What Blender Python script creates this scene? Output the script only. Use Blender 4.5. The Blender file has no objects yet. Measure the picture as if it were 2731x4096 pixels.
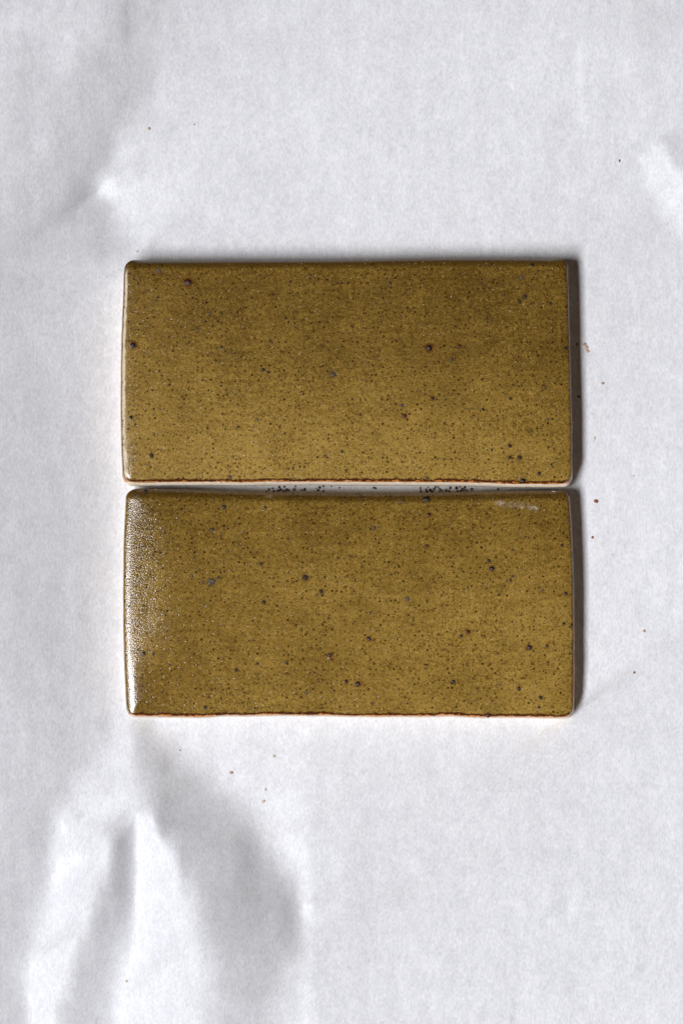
import bpy, math, random
import numpy as np
from mathutils import Vector

random.seed(7)
rng = np.random.default_rng(11)
sc = bpy.context.scene
COL = sc.collection

# ------------------------------------------------------------------ scale
S = 0.231 / 2731.0                 # metres per photo pixel on the paper
D = 0.70                           # camera height above the paper
def PX(px): return (px - 1365.5) * S
def PY(py): return (2048.0 - py) * S
def at(px, py, z=0.0):
    k = (D - z) / D
    return PX(px) * k, PY(py) * k

# ------------------------------------------------------------------ camera
cam_d = bpy.data.cameras.new("camera")
cam = bpy.data.objects.new("camera", cam_d)
COL.objects.link(cam)
cam.location = (0, 0, D)
cam.rotation_euler = (0, 0, 0)
cam_d.sensor_fit = 'VERTICAL'
cam_d.sensor_height = 36.0
cam_d.lens = 36.0 * D / (4096 * S)
cam_d.clip_start = 0.02
cam_d.clip_end = 50
cam_d.dof.use_dof = True
cam_d.dof.focus_distance = D - 0.005
cam_d.dof.aperture_fstop = 9.0
sc.camera = cam

# ------------------------------------------------------------------ room light
world = bpy.data.worlds.new("World")
sc.world = world
world.use_nodes = True
bg = world.node_tree.nodes["Background"]
bg.inputs[0].default_value = (1.0, 0.68, 0.46, 1)
bg.inputs[1].default_value = 0.036

# the window to the left: a tall soft rectangle
win_d = bpy.data.lights.new("window_light", 'AREA')
win_d.shape = 'RECTANGLE'
win_d.size = 3.60                  # along y
win_d.size_y = 2.15                # height
win_d.energy = 1015.0
win_d.color = (0.902, 0.915, 0.966)
win = bpy.data.objects.new("window_light", win_d)
COL.objects.link(win)
win.location = (-2.70, -2.05, 5.00)
win.rotation_euler = (math.radians(90), 0, math.radians(-90))

sc.view_settings.view_transform = 'Standard'
sc.view_settings.look = 'None'
sc.view_settings.exposure = 0.0
sc.view_settings.gamma = 1.0

# ------------------------------------------------------------------ helpers
def sstep(a, b, x):
    t = np.clip((x - a) / (b - a), 0, 1)
    return t * t * (3 - 2 * t)

def value_noise(shape, cells, gen):
    """smooth 2-D noise in -1..1, `cells` = (rows, cols) of the lattice"""
    h, w = shape
    cy, cx = cells
    g = gen.uniform(-1, 1, (cy + 3, cx + 3))
    yy = np.linspace(0, cy, h); xx = np.linspace(0, cx, w)
    iy = np.minimum(yy.astype(int), cy - 1); ix = np.minimum(xx.astype(int), cx - 1)
    fy = yy - iy; fx = xx - ix
    def wts(f):
        return [((1 - f) ** 3) / 6, (3 * f ** 3 - 6 * f ** 2 + 4) / 6,
                (-3 * f ** 3 + 3 * f ** 2 + 3 * f + 1) / 6, f ** 3 / 6]
    wy, wx = wts(fy), wts(fx)
    gp = np.pad(g, 1, mode='edge')
    out = np.zeros(shape)
    for a in range(4):
        for b in range(4):
            out += (wy[a][:, None] * wx[b][None, :]) * gp[np.ix_(iy + a, ix + b)]
    return out * 1.8

def mesh_obj(name, verts, faces, mat, parent=None, smooth=True):
    me = bpy.data.meshes.new(name)
    if isinstance(faces, np.ndarray):
        v = np.asarray(verts, dtype=np.float32)
        me.vertices.add(len(v)); me.vertices.foreach_set("co", v.ravel())
        n, k = faces.shape
        me.loops.add(n * k); me.loops.foreach_set("vertex_index", faces.astype(np.int32).ravel())
        me.polygons.add(n)
        me.polygons.foreach_set("loop_start", np.arange(0, n * k, k, dtype=np.int32))
        me.update(calc_edges=True)
    else:
        me.from_pydata([tuple(map(float, p)) for p in verts], [], faces)
    me.validate()
    if smooth:
        me.polygons.foreach_set("use_smooth", np.ones(len(me.polygons), dtype=bool))
    if mat: me.materials.append(mat)
    o = bpy.data.objects.new(name, me)
    COL.objects.link(o)
    if parent: o.parent = parent
    return o

def add_attr(me, name, arr):
    a = me.attributes.new(name, 'FLOAT', 'POINT')
    a.data.foreach_set("value", np.asarray(arr, dtype=np.float32).ravel())

class NT:
    """tiny node-tree writer"""
    def __init__(self, name):
        self.mat = bpy.data.materials.new(name)
        self.mat.use_nodes = True
        self.t = self.mat.node_tree
        self.bsdf = self.t.nodes["Principled BSDF"]
    def n(self, typ, **kw):
        nd = self.t.nodes.new(typ)
        for k, v in kw.items(): setattr(nd, k, v)
        return nd
    def put(self, sock, v):
        if hasattr(v, 'is_output') or isinstance(v, bpy.types.NodeSocket): self.t.links.new(v, sock)
        else: sock.default_value = v
    def math(self, op, a, b=0.0, c=None, clamp=False):
        nd = self.n('ShaderNodeMath', operation=op, use_clamp=clamp)
        self.put(nd.inputs[0], a); self.put(nd.inputs[1], b)
        if c is not None: self.put(nd.inputs[2], c)
        return nd.outputs[0]
    def step(self, x, a, b):
        nd = self.n('ShaderNodeMapRange', interpolation_type='SMOOTHSTEP')
        self.put(nd.inputs[0], x); nd.inputs[1].default_value = a; nd.inputs[2].default_value = b
        return nd.outputs[0]
    def rng(self, x, a, b, c, d):
        nd = self.n('ShaderNodeMapRange')
        self.put(nd.inputs[0], x)
        for i, v in enumerate((a, b, c, d)): nd.inputs[1 + i].default_value = v
        return nd.outputs[0]
    def mix(self, f, a, b, mode='MIX'):
        nd = self.n('ShaderNodeMix', data_type='RGBA', blend_type=mode)
        self.put(nd.inputs[0], f)
        self.put(nd.inputs[6], a if not isinstance(a, tuple) else (*a, 1)); self.put(nd.inputs[7], b if not isinstance(b, tuple) else (*b, 1))
        return nd.outputs[2]
    def coord(self, scale=(1000, 1000, 1000), loc=(0, 0, 0), rot=(0, 0, 0)):
        tc = self.n('ShaderNodeTexCoord')
        mp = self.n('ShaderNodeMapping')
        mp.inputs['Scale'].default_value = scale
        mp.inputs['Location'].default_value = loc
        mp.inputs['Rotation'].default_value = rot
        self.t.links.new(tc.outputs['Object'], mp.inputs['Vector'])
        return mp.outputs[0]
    def noise(self, vec, scale, detail=2.0, rough=0.5, dist=0.0):
        nd = self.n('ShaderNodeTexNoise')
        self.t.links.new(vec, nd.inputs['Vector'])
        nd.inputs['Scale'].default_value = scale; nd.inputs['Detail'].default_value = detail
        nd.inputs['Roughness'].default_value = rough; nd.inputs['Distortion'].default_value = dist
        return nd.outputs['Fac']
    def voro(self, vec, scale, feature='F1', rnd=1.0):
        nd = self.n('ShaderNodeTexVoronoi', feature=feature, voronoi_dimensions='2D')
        self.t.links.new(vec, nd.inputs['Vector'])
        nd.inputs['Scale'].default_value = scale; nd.inputs['Randomness'].default_value = rnd
        return nd.outputs['Distance'], nd.outputs['Color']
    def attr(self, name):
        nd = self.n('ShaderNodeAttribute', attribute_name=name)
        return nd.outputs['Fac']
    def sep(self, col):
        nd = self.n('ShaderNodeSeparateColor')
        self.t.links.new(col, nd.inputs[0])
        return nd.outputs
    def specks(self, vec, scale, keep, rmin, rmax, soft=0.5):
        """mask of round specks: one per voronoi cell, a share `keep` of the cells"""
        d, c = self.voro(vec, scale)
        r = self.sep(c)
        on = self.math('LESS_THAN', r[0], keep)
        rad = self.rng(r[1], 0, 1, rmin, rmax)
        q = self.math('DIVIDE', d, rad)
        m = self.step(q, 1.0, 1.0 - soft)
        return self.math('MULTIPLY', m, on), r[2]
    def bump(self, h, strength, dist, normal=None):
        nd = self.n('ShaderNodeBump')
        self.put(nd.inputs['Height'], h); self.put(nd.inputs['Strength'], strength)
        nd.inputs['Distance'].default_value = dist
        if normal is not None: self.t.links.new(normal, nd.inputs['Normal'])
        return nd.outputs[0]

# ------------------------------------------------------------------ materials
def paper_material():
    m = NT("baking_paper")
    v_f = m.coord(scale=(1000, 420, 1000))            # fibres run up the sheet
    v_c = m.coord()
    fib = m.noise(v_f, 0.75, 3.0, 0.65, 0.3)
    fine = m.noise(v_f, 1.9, 1.5, 0.6)
    cloud = m.noise(m.coord(scale=(1000, 700, 1000)), 0.27, 3.0, 0.6, 0.4)
    big = m.noise(v_c, 0.05, 2.0, 0.5)
    a = m.math('MULTIPLY_ADD', m.math('SUBTRACT', fib, 0.5), 0.22, 0.775)
    a = m.math('MULTIPLY_ADD', m.math('SUBTRACT', fine, 0.5), 0.36, a)
    a = m.math('MULTIPLY_ADD', m.math('SUBTRACT', cloud, 0.5), 0.15, a)
    a = m.math('MULTIPLY_ADD', m.math('SUBTRACT', big, 0.5), 0.05, a)
    a = m.math('MINIMUM', a, 0.90)
    comb = m.n('ShaderNodeCombineColor')
    tint = m.math('MULTIPLY_ADD', m.math('SUBTRACT', cloud, 0.5), -0.05, 1.0)
    m.put(comb.inputs[0], m.math('MULTIPLY', a, 0.985))
    m.put(comb.inputs[1], m.math('MULTIPLY', a, 0.985))
    m.put(comb.inputs[2], m.math('MULTIPLY', a, m.math('MULTIPLY', tint, 1.0)))
    m.put(m.bsdf.inputs['Base Color'], comb.outputs[0])
    m.bsdf.inputs['Roughness'].default_value = 0.62
    m.bsdf.inputs['Specular IOR Level'].default_value = 0.18
    hgt = m.math('ADD', m.math('MULTIPLY', fib, 0.6), m.math('MULTIPLY', fine, 0.4))
    m.put(m.bsdf.inputs['Normal'], m.bump(hgt, 0.35, 0.00012))
    return m.mat

def glaze_material(name, seed, rough):
    m = NT(name)
    off = (seed * 37.0, seed * 91.0, seed * 13.0)
    v = m.coord(loc=off)
    v_st = m.coord(scale=(180, 1600, 1000), loc=off)      # brushed along the tile
    wob = m.noise(v, 0.6, 4.0, 0.65)
    cloud = m.noise(v, 0.055, 4.0, 0.6, 0.5)
    mott = m.noise(v, 0.85, 4.0, 0.72, 0.2)
    fine = m.noise(v, 2.6, 2.0, 0.7)
    streak = m.noise(v_st, 0.5, 3.0, 0.6)
    patch = m.noise(m.coord(scale=(500, 1000, 1000), loc=off), 0.16, 3.0, 0.6)
    f = m.math('MULTIPLY_ADD', m.math('SUBTRACT', cloud, 0.5), 0.62, m.attr('thin_shade'))  # glaze tone: light gradient painted in along with glaze thickness
    f = m.math('MULTIPLY_ADD', m.math('SUBTRACT', mott, 0.5), 1.15, f)
    f = m.math('MULTIPLY_ADD', m.math('SUBTRACT', fine, 0.5), 1.7, f)
    f = m.math('MULTIPLY_ADD', m.math('SUBTRACT', streak, 0.5), 0.42, f)
    f = m.math('MULTIPLY_ADD', m.math('SUBTRACT', patch, 0.5), 0.28, f, clamp=True)
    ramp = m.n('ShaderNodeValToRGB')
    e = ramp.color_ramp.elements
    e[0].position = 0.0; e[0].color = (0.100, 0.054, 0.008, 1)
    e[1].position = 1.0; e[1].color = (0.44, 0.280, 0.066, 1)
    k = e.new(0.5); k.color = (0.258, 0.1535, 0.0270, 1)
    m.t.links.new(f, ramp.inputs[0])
    col = ramp.outputs[0]
    # grey-green cloudy smudges in the glaze
    sm, _ = m.specks(v, 0.17, 0.4, 0.12, 0.32, 0.9)
    col = m.mix(m.math('MULTIPLY', sm, 0.22), col, (0.085, 0.062, 0.026))
    # brown iron flecks in three sizes
    dens = m.step(m.noise(v, 0.11, 2.0, 0.6), .36, .62)
    s1, r1 = m.specks(v, 1.15, 0.62, 0.18, 0.44, 0.7)
    col = m.mix(m.math('MULTIPLY', m.math('MULTIPLY', s1, m.rng(dens, 0, 1, .45, 1)), m.rng(r1, 0, 1, .3, .9)), col, (0.085, 0.030, 0.002))
    s2, r2 = m.specks(m.coord(loc=(off[0] + 5, off[1] - 3, 0)), 0.62, 0.72, 0.12, 0.36, 0.5)
    col = m.mix(m.math('MULTIPLY', s2, m.rng(r2, 0, 1, .15, .95)), col, (0.030, 0.009, 0.001))
    s6, r6 = m.specks(m.coord(loc=(off[0] + 3, off[1] + 29, 0)), 1.9, 0.40, 0.2, 0.46, 0.7)
    col = m.mix(m.math('MULTIPLY', m.math('MULTIPLY', s6, m.rng(dens, 0, 1, .25, 1)), m.rng(r6, 0, 1, .2, .9)), col, (0.060, 0.022, 0.003))
    s3, r3 = m.specks(m.coord(loc=(off[0] - 11, off[1] + 7, 0)), 0.36, 0.42, 0.07, 0.16, 0.6)
    col = m.mix(m.math('MULTIPLY', s3, m.rng(r3, 0, 1, .5, .95)), col, (0.028, 0.017, 0.010))
    s4, r4 = m.specks(m.coord(loc=(off[0] + 21, off[1] + 17, 0)), 0.5, 0.24, 0.10, 0.24, 0.8)
    col = m.mix(m.math('MULTIPLY', s4, 0.55), col, (0.085, 0.052, 0.022))
    # bubbles, their glints painted in as pale colour
    s5, r5 = m.specks(m.coord(loc=(off[0] - 31, off[1] + 3, 0)), 0.42, 0.36, 0.05, 0.12, 0.7)
    col = m.mix(m.math('MULTIPLY', s5, m.rng(r5, 0, 1, .2, .9)), col, (0.55, 0.46, 0.26))
    # hand placed halos, smudges and chalk
    halo = m.attr("halo")
    hn = m.math('MULTIPLY', halo, m.rng(mott, .3, .7, .75, 1.15), clamp=True)
    col = m.mix(hn, col, (0.115, 0.029, 0.001))
    smu = m.attr("smudge")
    col = m.mix(m.math('MULTIPLY', smu, 0.8), col, (0.035, 0.026, 0.016))
    chalk = m.math('MULTIPLY', m.attr("chalk"), m.step(m.noise(v, 1.7, 2.0, .7), .40, .58))
    col = m.mix(m.math('MULTIPLY', chalk, .75), col, (0.55, 0.48, 0.40))
    col = m.mix(m.math('MULTIPLY', m.attr('cream'), m.rng(fine, .35, .6, .6, 1.0)), col, (0.78, 0.66, 0.46))
    # glaze breaking over the rim: olive > dark rust > orange > bare clay
    edge = m.attr("edge"); rim = m.attr("rim")
    ed = m.math('MULTIPLY_ADD', m.math('SUBTRACT', wob, 0.5), 2.1, edge)
    ed = m.math('MULTIPLY_ADD', m.math('SUBTRACT', fine, 0.5), 1.0, ed)
    rust = m.step(ed, 0.85, 0.40)
    col = m.mix(m.math('MULTIPLY', rust, rim), col, (0.058, 0.016, 0.004))
    orange = m.step(ed, -0.02, -0.26)
    col = m.mix(m.math('MULTIPLY', orange, rim), col, (0.56, 0.20, 0.042))
    clay = m.step(ed, -0.42, -0.80)
    col = m.mix(m.math('MULTIPLY', clay, rim), col, (0.62, 0.47, 0.32))
    m.put(m.bsdf.inputs['Base Color'], col)
    # surface: glossy glaze with an orange-peel skin
    peel = m.attr("peel")
    rg = m.math('MULTIPLY_ADD', m.math('SUBTRACT', mott, 0.5), 0.08, rough)
    rg = m.math('MULTIPLY_ADD', m.math('MULTIPLY', clay, rim), 0.45, rg, clamp=True)
    m.put(m.bsdf.inputs['Roughness'], rg)
    m.bsdf.inputs['Specular IOR Level'].default_value = 0.45
    m.bsdf.inputs['IOR'].default_value = 1.6
    pn = m.noise(v, 2.6, 1.0, 0.5)
    nrm = m.bump(pn, peel, 0.00034)
    pits = m.math('ADD', m.math('MULTIPLY', s5, 1.0), m.math('MULTIPLY', s3, -1.0))
    nrm = m.bump(pits, 0.3, 0.00010, nrm)
    m.put(m.bsdf.inputs['Normal'], nrm)
    return m.mat

def clay_material():
    m = NT("bisque_clay")
    v = m.coord()
    n1 = m.noise(v, 0.6, 4.0, 0.65); n2 = m.noise(v, 3.0, 2.0, 0.6)
    col = m.mix(m.step(n1, .35, .7), (0.76, 0.64, 0.47), (0.84, 0.76, 0.63))
    sp, _ = m.specks(m.coord(scale=(1000, 1000, 1000)), 0.55, 0.25, .06, .16, .6)
    col = m.mix(m.math('MULTIPLY', sp, .7), col, (0.20, 0.075, 0.03))
    m.put(m.bsdf.inputs['Base Color'], col)
    m.bsdf.inputs['Roughness'].default_value = 0.8
    m.bsdf.inputs['Specular IOR Level'].default_value = 0.2
    m.put(m.bsdf.inputs['Normal'], m.bump(n2, .4, 0.0001))
    return m.mat

def speck_material(name, c0, c1, rough):
    m = NT(name)
    v = m.coord()
    n1 = m.noise(v, 2.5, 3.0, 0.65)
    m.put(m.bsdf.inputs['Base Color'], m.mix(m.step(n1, .35, .68), c0, c1))
    m.bsdf.inputs['Roughness'].default_value = rough
    m.bsdf.inputs['Specular IOR Level'].default_value = 0.30 if rough < .3 else 0.10
    m.put(m.bsdf.inputs['Normal'], m.bump(n1, .5, 0.00012))
    return m.mat

MAT_PAPER = paper_material()
MAT_CLAY = clay_material()
SPECK = {
    'dark': speck_material("iron_dark", (0.008, 0.005, 0.004), (0.030, 0.016, 0.010), 0.16),
    'rust': speck_material("iron_rust", (0.020, 0.006, 0.005), (0.06, 0.016, 0.008), 0.25),
    'grey': speck_material("iron_grey", (0.026, 0.014, 0.006), (0.080, 0.048, 0.020), 0.5),
    'pit':  speck_material("blister_pale", (0.020, 0.011, 0.006), (0.17, 0.12, 0.08), 0.10),
}
CRUMB = {
    'tan':   speck_material("crumb_tan", (0.42, 0.27, 0.15), (0.66, 0.50, 0.34), 0.7),
    'red':   speck_material("crumb_red", (0.14, 0.04, 0.02), (0.45, 0.20, 0.12), 0.7),
    'brown': speck_material("crumb_brown", (0.14, 0.085, 0.06), (0.34, 0.24, 0.18), 0.9),
    'dark':  speck_material("crumb_dark", (0.04, 0.022, 0.017), (0.15, 0.09, 0.07), 0.85),
    'pale':  speck_material("crumb_pale", (0.55, 0.45, 0.36), (0.75, 0.70, 0.62), 0.7),
}

# ------------------------------------------------------------------ the paper
# Relief of the sheet. Slopes are read as folds seen from above (grid in photo
# pixels, 1568 wide); heights come from integrating them.
GX0, GX1, GY0, GY1 = -300, 1868, -300, 2652
NXP, NYP = 620, 844
gx = np.linspace(GX0, GX1, NXP); gy = np.linspace(GY0, GY1, NYP)
QX, QY = np.meshgrid(gx, gy)

def poly_sd(pts):
    """signed distance to a polygon, negative inside"""
    d2 = np.full(QX.shape, 1e18); inside = np.zeros(QX.shape, bool)
    n = len(pts)
    for i in range(n):
        x0, y0 = pts[i]; x1, y1 = pts[(i + 1) % n]
        ex, ey = x1 - x0, y1 - y0
        t = np.clip(((QX - x0) * ex + (QY - y0) * ey) / (ex * ex + ey * ey + 1e-9), 0, 1)
        d2 = np.minimum(d2, (QX - x0 - t * ex) ** 2 + (QY - y0 - t * ey) ** 2)
        c = ((y0 > QY) != (y1 > QY)) & (QX < (x1 - x0) * (QY - y0) / (y1 - y0 + 1e-12) + x0)
        inside ^= c
    d = np.sqrt(d2)
    return np.where(inside, -d, d)

def soft_field(pairs, power=2.5):
    """inverse-distance blend of ((x, y), value) pairs: used for varying softness"""
    num = 0; den = 0
    for (x, y), v in pairs:
        w = 1 / (((QX - x) ** 2 + (QY - y) ** 2) + 400) ** (power / 2)
        num = num + w * v; den = den + w
    return num / den

def face(pts, soft):
    sd = poly_sd(pts)
    s = soft if not isinstance(soft, list) else 0.75 * soft_field(soft)
    return sstep(1, -1, sd / np.maximum(s, 2))

Bm = np.ones(QX.shape)                 # facing of the sheet to the window, 1 = flat
def blend(mask, v):
    global Bm
    Bm = Bm * (1 - mask) + v * mask
def mul(mask, v):
    global Bm
    Bm = Bm * (1 + (v - 1) * mask)
def lin(v):
    c = np.asarray(v, float) / 255
    return np.where(c < .04045, c / 12.92, ((c + .055) / 1.055) ** 2.4)
def patch(rows, ox, oy, step, ref):
    """tilt of a patch of paper read on a coarse lattice"""
    g = (lin(rows) / lin(ref) - .05) / .95
    g = np.pad(g, 1, mode='edge')
    u = np.clip((QX - ox) / step, 0, g.shape[1] - 3.001) + 1; v = np.clip((QY - oy) / step, 0, g.shape[0] - 3.001) + 1
    iu, iv = u.astype(int), v.astype(int); fu, fv = u - iu, v - iv
    def cr(f):          # Catmull-Rom, softened
        return [-.5 * f + f * f - .5 * f ** 3, 1 - 2.5 * f * f + 1.5 * f ** 3, .5 * f + 2 * f * f - 1.5 * f ** 3, -.5 * f * f + .5 * f ** 3]
    wu, wv = cr(fu), cr(fv); out = 0
    for a in range(4):
        for b in range(4):
            out = out + wv[a] * wu[b] * g[np.clip(iv + a - 1, 0, g.shape[0] - 1), np.clip(iu + b - 1, 0, g.shape[1] - 1)]
    return out
LOW = [
 [208,205,203,203,205,208,216,199,222,228,230,231,231,231,231,231],
 [208,205,203,203,205,208,217,199,220,228,230,231,231,231,231,231],
 [207,205,202,202,205,212,222,200,205,222,229,232,232,232,232,232],
 [206,204,202,203,210,222,228,205,188,208,222,230,233,233,233,232],
 [205,203,202,206,222,228,230,212,189,190,205,222,231,234,234,233],
 [205,203,201,212,228,232,231,222,188,185,190,202,222,233,236,235],
 [205,203,200,226,231,232,222,236,196,185,184,190,201,225,236,237],
 [205,203,203,230,238,235,198,238,228,200,188,182,181,210,236,238],
 [204,203,208,240,244,228,185,236,246,212,195,185,178,196,225,238],
 [204,203,212,244,243,215,181,240,250,225,200,188,178,186,205,236],
 [204,203,218,246,240,205,188,246,251,235,208,190,180,182,188,232],
 [203,205,228,248,230,196,200,250,252,242,215,195,186,184,188,228],
 [203,210,236,248,218,194,215,251,253,246,222,202,192,190,200,225],
 [203,220,245,240,205,196,228,252,253,248,228,208,198,198,215,232],
 [203,218,247,232,200,200,236,252,252,246,228,208,200,206,222,238],
 [203,208,248,220,198,208,242,252,252,245,226,212,208,214,226,238]]
UPP = [
 [215,216,217,215,210,205,194,198,196,203,205,208,214,216,217,217],
 [222,222,220,216,212,206,191,195,200,204,208,212,217,219,220,221],
 [218,213,216,217,210,202,190,194,203,206,211,215,218,220,222,222],
 [216,210,212,213,202,190,190,192,204,209,214,219,222,223,223,223],
 [212,205,205,203,194,190,188,195,209,215,219,222,224,225,224,224],
 [207,203,203,199,193,190,188,203,215,220,223,225,225,225,224,224],
 [205,202,202,197,193,190,200,212,220,224,226,226,226,225,224,224],
 [204,202,204,196,192,192,214,222,225,226,227,226,225,224,223,223],
 [203,203,200,194,190,200,224,225,226,227,226,225,224,224,223,222],
 [203,200,199,194,189,224,230,229,228,228,226,225,224,223,223,222],
 [200,198,198,193,190,203,228,230,229,227,226,225,224,223,223,222],
 [198,198,198,195,193,196,221,230,228,226,225,224,224,224,223,222],
 [197,197,197,198,198,198,212,228,227,226,225,224,224,224,223,222],
 [197,197,197,199,201,205,215,224,225,225,225,224,224,224,223,222]]
MID = [[197,197,198,200,204,212,222,224], [199,198,198,200,204,210,222,224], [200,199,199,201,204,211,222,224],
       [201,199,198,200,204,212,222,224], [203,200,199,201,205,212,222,224], [205,203,202,203,206,214,224,226]]
C = .4746
def strip(rows, xs, ys, ref):
    g = (lin(rows) / lin(ref) - .05) / .95
    cols = np.stack([np.interp(gy, ys, g[:, k]) for k in range(g.shape[1])], 1)
    return np.stack([np.interp(gx, xs, r) for r in cols], 0)
PM = strip(np.array(MID), [0, 60, 110, 160, 210, 255, 290, 330], [640, 800, 1000, 1200, 1400, 1610], 226)
PU = patch(np.array(UPP), 0, 0, 47.6, 224)
PL = patch(np.array(LOW), 0, 1608, 47.46, 227)
def crisper(a, sigma, amount):
    ext = np.concatenate([np.concatenate([a, a[:, ::-1]], 1), np.concatenate([a, a[:, ::-1]], 1)[::-1]], 0)
    st = gx[1] - gx[0]
    fy = np.fft.fftfreq(ext.shape[0], st)[:, None]; fx = np.fft.rfftfreq(ext.shape[1], st)[None, :]
    lo = np.fft.irfft2(np.fft.rfft2(ext) * np.exp(-2 * (np.pi * sigma) ** 2 * (fx ** 2 + fy ** 2)), ext.shape)[:a.shape[0], :a.shape[1]]
    return a + amount * np.clip(a - lo, -.20, .20)
PL = crisper(crisper(PL, 30, .9), 14, 1.6)
PU = crisper(crisper(PU, 30, .6), 14, 1.4)
blend(sstep(345, 310, QX) * sstep(560, 640, QY) * sstep(1690, 1610, QY), PM)
blend(sstep(720, 600, QX) * sstep(640, 585, QY), PU)
blend(sstep(735, 690, QX) * sstep(1610, 1665, QY), PL)
def L(*p): return [(x * C, 1608 + y * C) for x, y in p]
def U(*p): return [(x * .476, y * .476) for x, y in p]
# crisp accents along the creases
mul(face(L((735, 546), (705, 640), (740, 760), (790, 700)), [(L((735, 550))[0], 3), (L((708, 640))[0], 5), (L((770, 740))[0], 30)]), 1.13)
mul(face(L((745, 560), (800, 690), (860, 720), (800, 600)), [(L((748, 565))[0], 3), (L((840, 690))[0], 30)]), .92)
mul(face(L((648, 570), (602, 655), (562, 712), (600, 780), (640, 770), (662, 670)), [(L((600, 655))[0], 3), (L((645, 720))[0], 14)]), .78)
mul(face(L((558, 712), (600, 800), (644, 900), (652, 945), (600, 980), (530, 900)), [(L((650, 940))[0], 3), (L((560, 716))[0], 3), (L((540, 900))[0], 30)]), .88)
mul(face(L((655, 690), (700, 690), (710, 980), (655, 960)), [(L((655, 900))[0], 3), (L((705, 850))[0], 26)]), 1.12)
mul(face(L((654, 945), (648, 1010), (700, 1060), (700, 940)), [(L((652, 980))[0], 3), (L((700, 1000))[0], 26)]), 1.10)
mul(face(L((297, 546), (325, 640), (303, 650)), 3), 1.13)
mul(face(L((296, 560), (240, 720), (200, 900), (150, 900), (230, 640)), [(L((290, 580))[0], 4), (L((180, 860))[0], 40)]), .95)
mul(face(L((1130, 640), (1258, 626), (1265, 720), (1240, 750), (1180, 730)), [(L((1262, 650))[0], 3), (L((1160, 700))[0], 36)]), .93)
mul(face(L((1263, 636), (1340, 690), (1340, 770), (1267, 730)), [(L((1264, 680))[0], 3), (L((1340, 740))[0], 28)]), 1.12)
mul(face(L((1350, 1000), (1461, 978), (1469, 1060), (1447, 1120), (1390, 1100)), [(L((1466, 1020))[0], 3), (L((1370, 1060))[0], 36)]), .93)
mul(face(L((1466, 985), (1520, 1000), (1520, 1090), (1472, 1065)), [(L((1468, 1020))[0], 3), (L((1520, 1050))[0], 26)]), 1.10)
mul(face(L((612, 90), (580, 200), (645, 250)), [(L((612, 95))[0], 3), (L((610, 225))[0], 22)]), 1.10)
mul(face(L((688, 96), (770, 240), (810, 330), (740, 340), (690, 230)), [(L((690, 105))[0], 4), (L((765, 300))[0], 24)]), .90)
mul(face(L((142, 1412), (208, 1500), (190, 1590), (148, 1480)), [(L((145, 1420))[0], 3), (L((190, 1530))[0], 14)]), 1.13)
mul(face(L((272, 1330), (302, 1390), (290, 1450)), 6), 1.08)
mul(face(U((483, 905), (515, 850), (620, 830), (650, 960), (560, 1010), (508, 968)), [((230, 431), 3), ((300, 430), 40)]), 1.03)
mul(face(U((480, 905), (500, 860), (430, 780), (400, 950), (505, 1020)), [((229, 431), 3), ((192, 430), 36)]), .96)
mul(face(U((590, -60), (604, -60), (642, 190), (612, 200)), 4), .86)
mul(face(U((140, 222), (153, 222), (172, 330), (158, 330)), 3), .90)
# right side and small ripples
blend(face([(1517, 318), (1465, 362), (1482, 430), (1540, 510), (1620, 600), (1640, 450), (1550, 385)],
           [((1517, 318), 8), ((1480, 420), 24), ((1560, 520), 50), ((1545, 380), 18)]), 1.17)
blend(face([(1522, 316), (1560, 380), (1640, 440), (1640, 300), (1560, 290)], [((1522, 318), 8), ((1580, 330), 40)]), 0.90)
blend(face([(1330, -300), (1900, -300), (1900, 70), (1600, 90), (1400, 60)], 90) * .8, 0.90)
blend(face([(1322, 90), (1335, 90), (1345, 280), (1316, 280)], [((1322, 180), 6), ((1340, 180), 18)]) * .7, 1.07)
blend(face([(1270, 80), (1322, 90), (1316, 290), (1290, 290)], [((1320, 180), 6), ((1285, 180), 30)]) * .7, 0.94)
blend(face([(730, 1960), (792, 1930), (793, 2110), (740, 2110)], [((792, 2020), 6), ((745, 2030), 35)]) * .7, 1.06)
blend(face([(793, 1930), (850, 1950), (850, 2110), (793, 2110)], [((793, 2020), 6), ((845, 2030), 35)]) * .7, 0.95)
blend(face([(940, 1960), (975, 1950), (976, 2020), (945, 2020)], [((975, 1980), 6), ((945, 1980), 22)]) * .7, 1.05)
blend(face([(1172, 2300), (1185, 2282), (1176, 2420), (1162, 2420)], 9) * .8, 0.90)
blend(face([(1186, 2290), (1280, 2270), (1290, 2340), (1190, 2350)], [((1186, 2300), 8), ((1270, 2310), 30)]) * .7, 1.05)
nz = np.random.default_rng(5)
Bm = Bm + 0.026 * value_noise(Bm.shape, (70, 120), nz) + 0.013 * value_noise(Bm.shape, (26, 190), nz) + 0.018 * value_noise(Bm.shape, (160, 230), nz) + 0.026 * value_noise(Bm.shape, (13, 10), nz) + 0.010 * value_noise(Bm.shape, (26, 34), nz)

Bm = np.where(Bm < .76, .76 - (.76 - Bm) * .72, Bm)

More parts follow.
